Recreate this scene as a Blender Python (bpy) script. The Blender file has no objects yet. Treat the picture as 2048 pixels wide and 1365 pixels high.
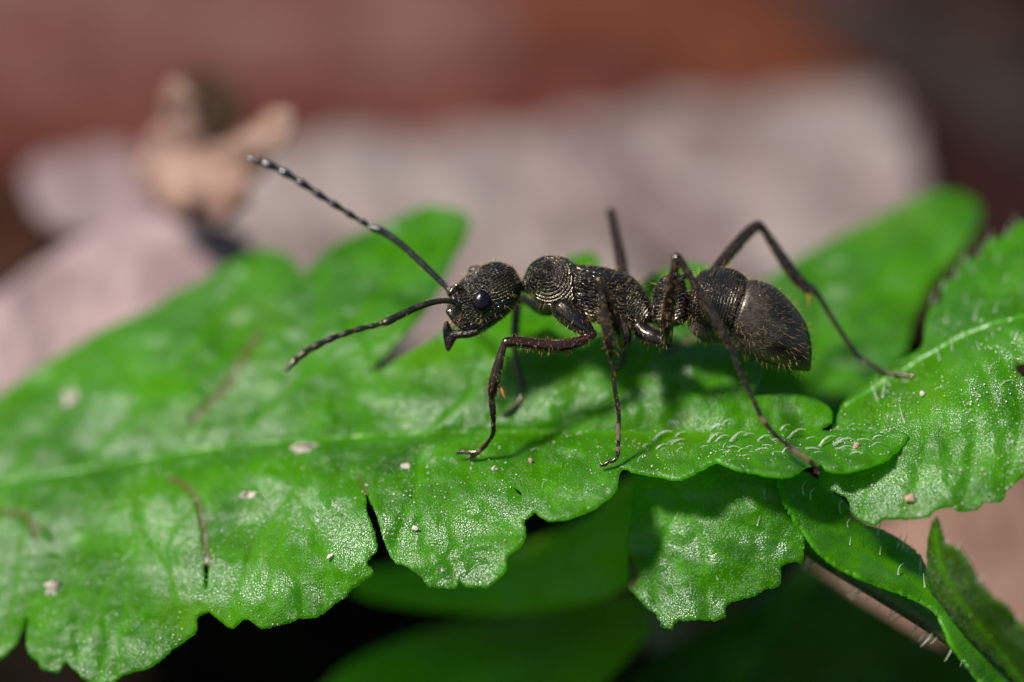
import bpy, math, random
import numpy as np
from mathutils import Vector, Matrix, noise, kdtree
from mathutils.geometry import delaunay_2d_cdt

random.seed(7)
rng = np.random.default_rng(7)
SC = bpy.context.scene
COL = SC.collection

# ------------------------------------------------------------------ camera, light, exposure
# one unit of the scene is about a millimetre of the real place
DIST, PITCH = 85.0, math.radians(30)
FWD = np.array((0.0, math.cos(PITCH), -math.sin(PITCH)))
UPV = np.array((0.0, math.sin(PITCH), math.cos(PITCH)))
RGT = np.array((1.0, 0.0, 0.0))
CAM = -FWD * DIST
cam_data = bpy.data.cameras.new("camera")
cam = bpy.data.objects.new("camera", cam_data)
COL.objects.link(cam)
cam.location = CAM
cam.rotation_euler = (math.pi / 2 - PITCH, 0, 0)
cam_data.sensor_width = 36.0
cam_data.lens = 36.0 * DIST / 20.48
cam_data.clip_start = 1.0
cam_data.clip_end = 2000.0
cam_data.dof.use_dof = True
cam_data.dof.focus_distance = DIST - 0.5
cam_data.dof.aperture_fstop = cam_data.lens * 1e-3 / 6.8
SC.camera = cam

SUN_TRAVEL = Vector((0.52, 0.19, -0.83)).normalized()
sun_elev = math.asin(-SUN_TRAVEL.z)
world = bpy.data.worlds.new("World")
SC.world = world
world.use_nodes = True
wn = world.node_tree
sky = wn.nodes.new("ShaderNodeTexSky")
sky.sky_type = 'NISHITA'
sky.sun_disc = False
sky.sun_elevation = sun_elev
sky.sun_rotation = math.atan2(-SUN_TRAVEL.x, -SUN_TRAVEL.y)
bg = wn.nodes["Background"]
bg.inputs["Strength"].default_value = 0.05
wn.links.new(sky.outputs[0], bg.inputs["Color"])
sun_data = bpy.data.lights.new("sun", 'SUN')
sun_data.energy = 5.0
sun_data.angle = math.radians(8.0)
sun_data.color = (1.0, 0.95, 0.88)
sun = bpy.data.objects.new("sun", sun_data)
COL.objects.link(sun)
sun.rotation_euler = SUN_TRAVEL.to_track_quat('-Z', 'Y').to_euler()
sun.location = (-30, 0, 40)

SC.view_settings.view_transform = 'Standard'
SC.view_settings.look = 'None'
SC.view_settings.exposure = 0.6
SC.view_settings.gamma = 1.0
SC.view_settings.use_curve_mapping = False
SC.render.engine = 'CYCLES'
SC.cycles.use_denoising = True
SC.cycles.use_adaptive_sampling = False
SC.cycles.max_bounces = 10
SC.cycles.sample_clamp_indirect = 6.0

# ------------------------------------------------------------------ helpers
def W(x, y, d=0.0):
    """a place in the scene: across and down in hundredths of a unit from the frame's corner, d units beyond the ant"""
    x = np.asarray(x, float); y = np.asarray(y, float); d = np.asarray(d, float)
    k = (DIST + d) / DIST
    u = (x - 1024) / 100 * k
    v = (682.5 - y) / 100 * k
    return (CAM + u[..., None] * RGT + v[..., None] * UPV + (DIST + d)[..., None] * FWD)

def props(o, label=None, cat=None, group=None, kind=None):
    if label: o["label"] = label
    if cat: o["category"] = cat
    if group: o["group"] = group
    if kind: o["kind"] = kind
    return o

def mesh_obj(name, V, F, mat, parent=None, smooth=True, attrs=None):
    V = np.asarray(V, float)
    org = np.array(parent.matrix_basis.translation) if False else None
    if parent is None:
        loc = V.mean(0)
        base = loc
    else:
        p = parent; base = np.zeros(3)
        while p is not None:
            base = base + np.array(p.location); p = p.parent
        loc = np.zeros(3)
    me = bpy.data.meshes.new(name)
    me.from_pydata((V - base).tolist(), [], F if isinstance(F, list) else F.tolist())
    me.update()
    if smooth:
        me.polygons.foreach_set("use_smooth", [True] * len(me.polygons))
    for k, a in (attrs or {}).items():
        a = np.asarray(a, np.float32)
        if a.ndim == 1:
            at = me.attributes.new(k, 'FLOAT', 'POINT'); at.data.foreach_set("value", a)
        else:
            at = me.attributes.new(k, 'FLOAT_VECTOR', 'POINT'); at.data.foreach_set("vector", a.ravel())
    if mat: me.materials.append(mat)
    o = bpy.data.objects.new(name, me)
    COL.objects.link(o)
    o.location = loc
    if parent is not None: o.parent = parent
    return o

def empty(name, loc):
    o = bpy.data.objects.new(name, None)
    COL.objects.link(o)
    o.location = loc
    o.empty_display_size = 0.2
    return o

def catmull(P, n):
    """resample the rows of P to n rows along a Catmull-Rom curve"""
    P = np.asarray(P, float)
    m = len(P)
    Q = np.vstack([2 * P[0] - P[1], P, 2 * P[-1] - P[-2]])
    t = np.linspace(0, m - 1 - 1e-9, n)
    i = t.astype(int); f = (t - i)[:, None]
    a, b, c, d = Q[i], Q[i + 1], Q[i + 2], Q[i + 3]
    return 0.5 * (2 * b + (c - a) * f + (2 * a - 5 * b + 4 * c - d) * f ** 2 + (3 * b - a - 3 * c + d) * f ** 3)

def resample_len(P, step, closed=False):
    P = np.asarray(P, float)
    if closed: P = np.vstack([P, P[:1]])
    s = np.r_[0, np.cumsum(np.linalg.norm(np.diff(P, axis=0), axis=1))]
    n = max(4, int(s[-1] / step))
    t = np.linspace(0, s[-1], n + 1)
    if closed: t = t[:-1]
    return np.stack([np.interp(t, s, P[:, k]) for k in range(P.shape[1])], 1)

def smooth_closed(P, step, per=6):
    P = np.asarray(P, float)
    Q = np.vstack([P[-2:], P, P[:3]])
    R = catmull(Q, (len(Q) - 1) * per + 1)
    R = R[2 * per:(2 + len(P)) * per]
    return resample_len(R, step, True)

class Shell:
    def __init__(s): s.V = []; s.F = []; s.A = []; s.n = 0
    def add(s, V, F, A):
        s.V.append(np.asarray(V, float)); s.F += [tuple(int(i) + s.n for i in f) for f in F]
        s.A.append(np.asarray(A, float)); s.n += len(V)
    def rings(s, R, A):
        """R: rings x sides x 3, closed at both ends; A: one row of values per ring"""
        m, k = R.shape[:2]
        V = np.vstack([R.reshape(-1, 3), R[0].mean(0)[None], R[-1].mean(0)[None]])
        F = []
        for i in range(m - 1):
            for j in range(k):
                j2 = (j + 1) % k
                F.append((i * k + j, i * k + j2, (i + 1) * k + j2, (i + 1) * k + j))
        for j in range(k):
            j2 = (j + 1) % k
            F.append((m * k, j2, j)); F.append((m * k + 1, (m - 1) * k + j, (m - 1) * k + j2))
        A = np.asarray(A, float)
        if A.ndim == 1: A = np.tile(A, (m, 1))
        AV = np.vstack([np.repeat(A, k, 0), A[:1], A[-1:]])
        s.add(V, F, AV)
    def tube(s, pts, A, sides=12, per=6, mod=None):
        """pts rows: x, y, d, radius (radius and x, y in hundredths)"""
        n = (len(pts) - 1) * per + 1
        P = catmull(pts, n)
        if mod is not None: P[:, 3] *= mod(np.linspace(0, 1, n))
        C = W(P[:, 0], P[:, 1], P[:, 2]); r = np.maximum(P[:, 3], 0.3) / 100
        T = np.gradient(C, axis=0); T /= np.linalg.norm(T, axis=1)[:, None]
        nrm = np.cross(T[0], FWD)
        if np.linalg.norm(nrm) < 1e-3: nrm = np.cross(T[0], UPV)
        a = np.linspace(0, 2 * np.pi, sides, endpoint=False)
        R = []
        for i in range(n):
            nrm = nrm - T[i] * nrm.dot(T[i]); nrm /= np.linalg.norm(nrm)
            b = np.cross(T[i], nrm)
            R.append(C[i] + r[i] * (np.cos(a)[:, None] * nrm + np.sin(a)[:, None] * b))
        # rounded ends
        R = np.array(R)
        h0 = C[0] - T[0] * r[0] * 0.6 + (R[0] - C[0]) * 0.6
        h1 = C[-1] + T[-1] * r[-1] * 0.6 + (R[-1] - C[-1]) * 0.6
        R = np.concatenate([h0[None], R, h1[None]])
        if np.asarray(A).ndim == 2:
            A = catmull(A, n); A = np.vstack([A[:1], A, A[-1:]])
        s.rings(R, A)
    def loft(s, st, A, sides=56, per=7, dc=0.0):
        """st rows: top x, top y, bottom x, bottom y, half width (units), centre depth"""
        st = np.asarray(st, float)
        P = catmull(st, (len(st) - 1) * per + 1)
        top = W(P[:, 0], P[:, 1], P[:, 5] + dc); bot = W(P[:, 2], P[:, 3], P[:, 5] + dc)
        C = (top + bot) / 2; H = (top - bot) / 2
        a = np.linspace(0, 2 * np.pi, sides, endpoint=False)
        ca, sa = np.cos(a), np.sin(a)
        w = np.maximum(P[:, 4], 0.01)
        R = C[:, None] + ca[None, :, None] * H[:, None] + sa[None, :, None] * (w[:, None, None] * FWD)
        s.rings(R, A)
    def ellipsoid(s, x, y, d, rx, ry, rd, A, rot=0.0, n=18, m=24):
        th = np.linspace(0.08, np.pi - 0.08, n); a = np.linspace(0, 2 * np.pi, m, endpoint=False)
        c, sn = math.cos(rot), math.sin(rot)
        ex = (c * RGT + sn * UPV) * rx / 100; ey = (-sn * RGT + c * UPV) * ry / 100; ez = FWD * rd / 100
        C = W(x, y, d)
        R = (C + np.cos(th)[:, None, None] * ey + np.sin(th)[:, None, None] * (np.cos(a)[None, :, None] * ex + np.sin(a)[None, :, None] * ez))
        s.rings(R, A)
    def get(s): return np.vstack(s.V), s.F, np.vstack(s.A)

# ------------------------------------------------------------------ materials
class NT:
    def __init__(s, name):
        s.m = bpy.data.materials.new(name); s.m.use_nodes = True
        s.t = s.m.node_tree; s.t.nodes.clear()
        s.out = s.n("ShaderNodeOutputMaterial")
    def n(s, typ, **kw):
        nd = s.t.nodes.new(typ)
        for k, v in kw.items(): setattr(nd, k, v)
        return nd
    def link(s, a, b): s.t.links.new(a, b)
    def setin(s, nd, key, v):
        if hasattr(v, "is_linked") or hasattr(v, "links"): s.link(v, nd.inputs[key])
        else: nd.inputs[key].default_value = v
    def coord(s): return s.n("ShaderNodeTexCoord").outputs["Object"]
    def noise(s, scale, detail=3.0, rough=0.5, vec=None, dist=0.0):
        nd = s.n("ShaderNodeTexNoise")
        nd.inputs["Scale"].default_value = scale; nd.inputs["Detail"].default_value = detail
        nd.inputs["Roughness"].default_value = rough; nd.inputs["Distortion"].default_value = dist
        s.link(vec if vec is not None else s.coord(), nd.inputs["Vector"]); return nd.outputs["Fac"]
    def voronoi(s, scale, feature='F1', out="Distance", rand=1.0):
        nd = s.n("ShaderNodeTexVoronoi"); nd.feature = feature
        nd.inputs["Scale"].default_value = scale; nd.inputs["Randomness"].default_value = rand
        s.link(s.coord(), nd.inputs["Vector"]); return nd.outputs[out]
    def attr(s, name, out="Fac"):
        nd = s.n("ShaderNodeAttribute"); nd.attribute_name = name; return nd.outputs[out]
    def math(s, op, a, b=None, c=None, clamp=False):
        nd = s.n("ShaderNodeMath"); nd.operation = op; nd.use_clamp = clamp
        s.setin(nd, 0, a)
        if b is not None: s.setin(nd, 1, b)
        if c is not None: s.setin(nd, 2, c)
        return nd.outputs[0]
    def ramp(s, v, lo, hi, a=0.0, b=1.0):
        nd = s.n("ShaderNodeMapRange"); nd.clamp = True; nd.interpolation_type = 'SMOOTHSTEP'
        s.link(v, nd.inputs[0])
        for i, q in enumerate((lo, hi, a, b)): nd.inputs[i + 1].default_value = q
        return nd.outputs[0]
    def mix(s, f, a, b):
        nd = s.n("ShaderNodeMix"); nd.data_type = 'RGBA'
        s.setin(nd, 0, f)
        for k, v in ((6, a), (7, b)):
            if isinstance(v, tuple): nd.inputs[k].default_value = (*v, 1.0)
            else: s.link(v, nd.inputs[k])
        return nd.outputs[2]
    def bump(s, h, dist, strength=1.0, prev=None):
        nd = s.n("ShaderNodeBump"); nd.inputs["Distance"].default_value = dist; nd.inputs["Strength"].default_value = strength
        s.link(h, nd.inputs["Height"])
        if prev is not None: s.link(prev, nd.inputs["Normal"])
        return nd.outputs["Normal"]
    def principled(s, color, rough, normal=None, spec=0.5, **kw):
        p = s.n("ShaderNodeBsdfPrincipled")
        if isinstance(color, tuple): p.inputs["Base Color"].default_value = (*color, 1)
        else: s.link(color, p.inputs["Base Color"])
        s.setin(p, "Roughness", rough)
        s.setin(p, "Specular IOR Level", spec)
        if normal is not None: s.link(normal, p.inputs["Normal"])
        for k, v in kw.items(): s.setin(p, k.replace("_", " "), v)
        return p
    def finish(s, sh): s.link(sh, s.out.inputs["Surface"]); return s.m

def leaf_material(name, dark, light, trans=0.35, tcol=(0.32, 0.80, 0.0), cell=1.0, spec=1.0):
    t = NT(name)
    big = t.noise(0.55, 4, 0.6)
    mid = t.noise(3.0, 4, 0.6)
    col = t.mix(t.ramp(big, 0.35, 0.68), dark, light)
    col = t.mix(t.math('MULTIPLY', t.ramp(mid, 0.5, 0.75), 0.45), col, tuple(c * 1.5 for c in light))
    vein = t.attr("vein")
    col = t.mix(t.math('MULTIPLY', t.ramp(t.noise(0.33, 3, 0.5), 0.52, 0.72), 0.6), col, (light[0] * 1.75, light[1] * 1.05, light[2]))
    col = t.mix(t.math('MULTIPLY', vein, 0.55), col, (0.075, 0.27, 0.004))
    # scattered pale scurf between the veins
    sp = t.voronoi(9.0, 'F1', "Distance")
    dens = t.noise(1.1, 3, 0.6)
    dots = t.math('MULTIPLY', t.ramp(sp, 0.10, 0.05), t.ramp(dens, 0.45, 0.62))
    col = t.mix(t.math('MULTIPLY', dots, 0.7), col, (0.42, 0.46, 0.38))
    col = t.mix(t.attr("brown"), col, (0.17, 0.075, 0.05))
    # the blistered cells of the leaf skin, some with a glint painted into their colour
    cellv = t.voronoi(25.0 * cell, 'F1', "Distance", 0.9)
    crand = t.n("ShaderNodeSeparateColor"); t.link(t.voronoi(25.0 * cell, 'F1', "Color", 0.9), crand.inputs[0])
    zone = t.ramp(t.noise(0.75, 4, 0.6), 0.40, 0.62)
    cell_glint = t.math('MULTIPLY', t.math('MULTIPLY', t.ramp(crand.outputs[0], 0.56, 0.66), t.ramp(cellv, 0.50, 0.22)), t.math('MULTIPLY', t.math('MULTIPLY_ADD', zone, 0.85, 0.15), t.math('SUBTRACT', 1.0, vein)))
    col = t.mix(t.math('MULTIPLY', cell_glint, 0.33), col, (0.46, 0.60, 0.40))
    h = t.math('SUBTRACT', 1.0, cellv)
    n1 = t.bump(h, 0.012, 1.0)
    n2 = t.bump(t.noise(3.0, 3, 0.45), 0.010, 0.5, n1)
    mp = t.n("ShaderNodeMapping"); mp.inputs["Scale"].default_value = (0.40, 0.9, 1.6); mp.inputs["Rotation"].default_value = (0, 0.35, 0.25)
    t.link(t.coord(), mp.inputs["Vector"])
    sheen = t.math('MULTIPLY', t.ramp(t.noise(0.8, 5, 0.6, mp.outputs[0], 0.4), 0.40, 0.62), t.math('MULTIPLY_ADD', vein, -1.0, 1.0))
    rough = t.math('MULTIPLY_ADD', sheen, -0.06, 0.36)
    p = t.principled(col, rough, n2, t.math('MULTIPLY_ADD', sheen, 0.95 * spec, 0.10 * spec))
    t.link(t.math('MULTIPLY', sheen, 0.08), p.inputs["Sheen Weight"]); p.inputs["Sheen Roughness"].default_value = 0.45; p.inputs["Sheen Tint"].default_value = (0.84, 1.0, 0.90, 1)
    tr = t.n("ShaderNodeBsdfTranslucent")
    t.link(t.mix(t.attr("brown"), tcol, (0.25, 0.10, 0.06)), tr.inputs["Color"]); t.link(n2, tr.inputs["Normal"])
    mx = t.n("ShaderNodeMixShader"); mx.inputs[0].default_value = trans
    t.link(p.outputs[0], mx.inputs[1]); t.link(tr.outputs[0], mx.inputs[2])
    return t.finish(mx.outputs[0])

def dead_material(name, a, b, scale=0.35, rough=0.6):
    t = NT(name)
    n = t.noise(scale, 5, 0.6, dist=0.4)
    col = t.mix(t.ramp(n, 0.32, 0.68), a, b)
    sp = t.noise(scale * 5, 4, 0.6)
    col = t.mix(t.math('MULTIPLY', t.ramp(sp, 0.55, 0.75), 0.5), col, tuple(c * 0.45 for c in a))
    col = t.mix(t.math('MULTIPLY', t.attr("vein"), 0.4), col, tuple(min(1, c * 1.4) for c in b))
    col = t.mix(t.math('MULTIPLY', t.attr("brown"), 0.85), col, tuple(c * 0.22 for c in a))  # dark streaks: shade of folds and lower edge put into the colour
    nr = t.bump(t.noise(scale * 8, 5, 0.6), 0.12, 0.6)
    return t.finish(t.principled(col, rough, nr, 0.12).outputs[0])

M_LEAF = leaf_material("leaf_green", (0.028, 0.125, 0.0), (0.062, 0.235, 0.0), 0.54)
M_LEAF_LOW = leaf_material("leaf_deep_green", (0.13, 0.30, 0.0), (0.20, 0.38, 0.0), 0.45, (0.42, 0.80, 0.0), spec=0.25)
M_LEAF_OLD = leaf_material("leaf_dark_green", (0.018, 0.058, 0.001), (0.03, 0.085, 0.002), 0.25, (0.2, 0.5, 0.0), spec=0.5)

def plain(name, col, rough, spec=0.5, **kw):
    t = NT(name); return t.finish(t.principled(col, rough, None, spec, **kw).outputs[0])

# ------------------------------------------------------------------ leaves
def in_poly(P, poly):
    x, y = P[:, 0], P[:, 1]; inside = np.zeros(len(P), bool)
    a = poly; b = np.roll(poly, -1, 0)
    for (x1, y1), (x2, y2) in zip(a, b):
        c = (y1 > y) != (y2 > y)
        if c.any(): inside ^= c & (x < (x2 - x1) * (y - y1) / (y2 - y1 + 1e-12) + x1)
    return inside

def seg_dist(P, line):
    line = np.asarray(line, float); best = np.full(len(P), 1e9)
    for a, b in zip(line[:-1], line[1:]):
        ab = b - a; t = np.clip(((P - a) @ ab) / (ab @ ab + 1e-9), 0, 1)
        best = np.minimum(best, np.linalg.norm(P - (a + t[:, None] * ab), axis=1))
    return best

class Depth:
    """a smooth sheet through the given places (thin plate spline)"""
    def __init__(s, ctl, crease=None, lam=0.02):
        s.crease = crease
        c = np.asarray(ctl, float); s.p = c[:, :2] / 500; n = len(c)
        K = s.k(s.p, s.p) + lam * np.eye(n); Q = np.c_[np.ones(n), s.p]
        A = np.block([[K, Q], [Q.T, np.zeros((3, 3))]])
        s.w = np.linalg.solve(A, np.r_[c[:, 2], 0, 0, 0])
    def k(s, a, b):
        r = np.linalg.norm(a[:, None] - b[None], axis=2); return np.where(r > 0, r * r * np.log(r + 1e-12), 0)
    def __call__(s, P):
        P0 = np.atleast_2d(np.asarray(P, float))[:, :2]; P = P0 / 500
        r = s.k(P, s.p) @ s.w[:-3] + np.c_[np.ones(len(P)), P] @ s.w[-3:]
        if s.crease: r = r + s.crease[0] * np.exp(-seg_dist(P0, s.crease[2]) / s.crease[1])
        return r

def fbm2(P, scale, amp, seed=0.0):
    return np.array([amp * noise.fractal((x * scale, y * scale, seed), 0.9, 2.1, 3) for x, y in P])

def leaf(name, outline, ctl, mat, parent=None, step=7.0, holes=(), veins=(), browns=(), ripple=0.10, thick=0.07,
         edge=4.0, jag=0.8, pillow=0.05, seed=1.0, sm=True, rscale=0.012, crease=None):
    dep = Depth(ctl, crease)
    out = smooth_closed(outline, edge, 5) if sm else resample_len(outline, edge, True)
    out = out + rng.normal(0, jag, out.shape)
    hol = [smooth_closed(h, edge, 5) for h in holes]
    lo, hi = out.min(0), out.max(0)
    gx, gy = np.meshgrid(np.arange(lo[0], hi[0], step), np.arange(lo[1], hi[1], step * 0.87))
    gx[1::2] += step / 2
    G = np.c_[gx.ravel(), gy.ravel()]; G += rng.normal(0, step * 0.08, G.shape)
    G = G[in_poly(G, out)]
    b = seg_dist(G, np.vstack([out, out[:1]])) > step * 0.45
    for h in hol: b &= (seg_dist(G, np.vstack([h, h[:1]])) > step * 0.45) & ~in_poly(G, h)
    G = G[b]
    pts = [out] + hol + [G]; E = []; k = 0
    for q in [out] + hol:
        E += [(k + i, k + (i + 1) % len(q)) for i in range(len(q))]; k += len(q)
    P = np.vstack(pts)
    r = delaunay_2d_cdt([Vector(p) for p in P], E, [], 0, 1e-4)
    V2 = np.array([v[:] for v in r[0]]); T = np.array([f for f in r[2]])
    c = V2[T].mean(1); keep = in_poly(c, out)
    for h in hol: keep &= ~in_poly(c, h)
    T = T[keep]
    vein = np.zeros(len(V2)); d = dep(V2) + fbm2(V2, rscale, ripple, seed) + fbm2(V2, rscale * 2.6, ripple * 0.10, seed + 9)
    pil = np.full(len(V2), 60.0)
    for wv, line in veins:
        ds = seg_dist(V2, catmull(line, len(line) * 6)); vein = np.maximum(vein, np.exp(-(ds / wv) ** 2)); pil = np.minimum(pil, ds)
    d = d - pillow * (1 - 0.55 * np.exp(-(pil / 26) ** 2) - 0.45 * np.exp(-(pil / 8) ** 2)) if veins else d
    br = np.zeros(len(V2))
    for wv, line in browns:
        ds = seg_dist(V2, catmull(line, len(line) * 6)); g = np.exp(-(ds / wv) ** 2); br = np.maximum(br, 0.72 * g); d = d + 0.07 * g
    V = W(V2[:, 0], V2[:, 1], d)
    # top face towards the camera
    n = np.cross(V[T[:, 1]] - V[T[:, 0]], V[T[:, 2]] - V[T[:, 0]])
    flip = (n @ FWD) > 0
    T[flip] = T[flip][:, ::-1]
    o = mesh_obj(name, V, T, mat, parent, True, {"vein": vein, "brown": np.clip(br, 0, 1)})
    md = o.modifiers.new("thickness", 'SOLIDIFY'); md.thickness = thick; md.offset = -1.0
    def surf(x, y, lift=0.0):
        q = np.array([[x, y]], float)
        return float((dep(q) + fbm2(q, rscale, ripple, seed))[0]) - lift
    o_surf = surf
    return o, o_surf

HOOK = {}
def hook_mesh(kind, mat):
    """a tapering curved leaf hair, one unit tall along z, bending towards x"""
    if kind in HOOK: return HOOK[kind]
    V = []; F = []; n, k = 9, 6
    for i in range(n):
        t = i / (n - 1)
        if kind == 0: c = (0.55 * t ** 2.2, 0, t - 0.28 * t ** 3.5); ang = 1.1 * t
        elif kind == 1: c = (0.85 * t ** 1.7, 0, 0.85 * t - 0.25 * t ** 3); ang = 1.4 * t
        else: c = (0.12 * t * t, 0, t); ang = 0.2 * t
        r = 0.060 * (1 - t) ** 0.8 + 0.012 + (0.05 * (1 - t * 6) if t < 0.16 else 0)
        for j in range(k):
            a = 2 * math.pi * j / k
            V.append((c[0] + r * math.cos(a) * math.cos(ang), r * math.sin(a), c[2] - r * math.cos(a) * math.sin(ang)))
    for i in range(n - 1):
        for j in range(k):
            F.append((i * k + j, i * k + (j + 1) % k, (i + 1) * k + (j + 1) % k, (i + 1) * k + j))
    F.append(tuple(range((n - 1) * k, n * k)))
    me = bpy.data.meshes.new("leaf_hair"); me.from_pydata(V, [], F); me.update()
    me.polygons.foreach_set("use_smooth", [True] * len(me.polygons)); me.materials.append(mat)
    HOOK[kind] = me
    return me

def add_hair(parent, name, x, y, d, length, lean, kind, mat, bend=None, spin=0.0):
    """stands a hair on the leaf: lean is its tilt in degrees (0 up, + to the right) as it leaves the leaf"""
    o = bpy.data.objects.new(name, hook_mesh(kind, mat)); COL.objects.link(o)
    a = math.radians(lean)
    z = Vector(UPV * math.cos(a) + RGT * math.sin(a)); side = 1 if (bend is None or bend > 0) else -1
    xx = Vector(RGT * math.cos(a) - UPV * math.sin(a)) * side
    xx = Matrix.Rotation(spin, 3, z) @ xx
    yy = z.cross(xx)
    L = length / 100
    base = np.zeros(3); p = parent
    while p is not None: base = base + np.array(p.location); p = p.parent
    o.parent = parent
    m = Matrix((xx, yy, z)).transposed().to_4x4()
    o.matrix_basis = Matrix.Translation(Vector(W(x, y, d) - base)) @ m @ Matrix.Scale(L, 4)
    return o

# ------------------------------------------------------------------ the ground and the litter behind
def pxz(x, y, z):
    """where the ray through x, y meets the height z: its depth"""
    v = (682.5 - y) / 100 / DIST
    dz = FWD[2] + v * UPV[2]
    return (z - CAM[2]) / dz - DIST

GROUND_Z = -12.5
gv = []; gf = []
N = 90
for j in range(N + 1):
    for i in range(N + 1):
        x = -110 + 220 * i / N; y = -45 + 260 * j / N
        z = GROUND_Z + 6.0 * math.exp(-((x + 8) / 7) ** 2 - ((y - 9) / 4.5) ** 2) + 0.9 * noise.fractal((x * 0.12, y * 0.12, 3.0), 0.8, 2.0, 4) - 0.4
        gv.append((x, y, z))
for j in range(N):
    for i in range(N):
        a = j * (N + 1) + i; gf.append((a, a + 1, a + N + 2, a + N + 1))
t = NT("dark_soil")
soil = t.mix(t.ramp(t.noise(0.5, 6, 0.65), 0.35, 0.7), (0.003, 0.0022, 0.0012), (0.010, 0.007, 0.004))
M_SOIL = t.finish(t.principled(soil, 0.95, t.bump(t.noise(2.0, 6, 0.7), 0.3), 0.05).outputs[0])
ground = mesh_obj("ground", gv, gf, M_SOIL)
props(ground, kind="structure")

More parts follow.
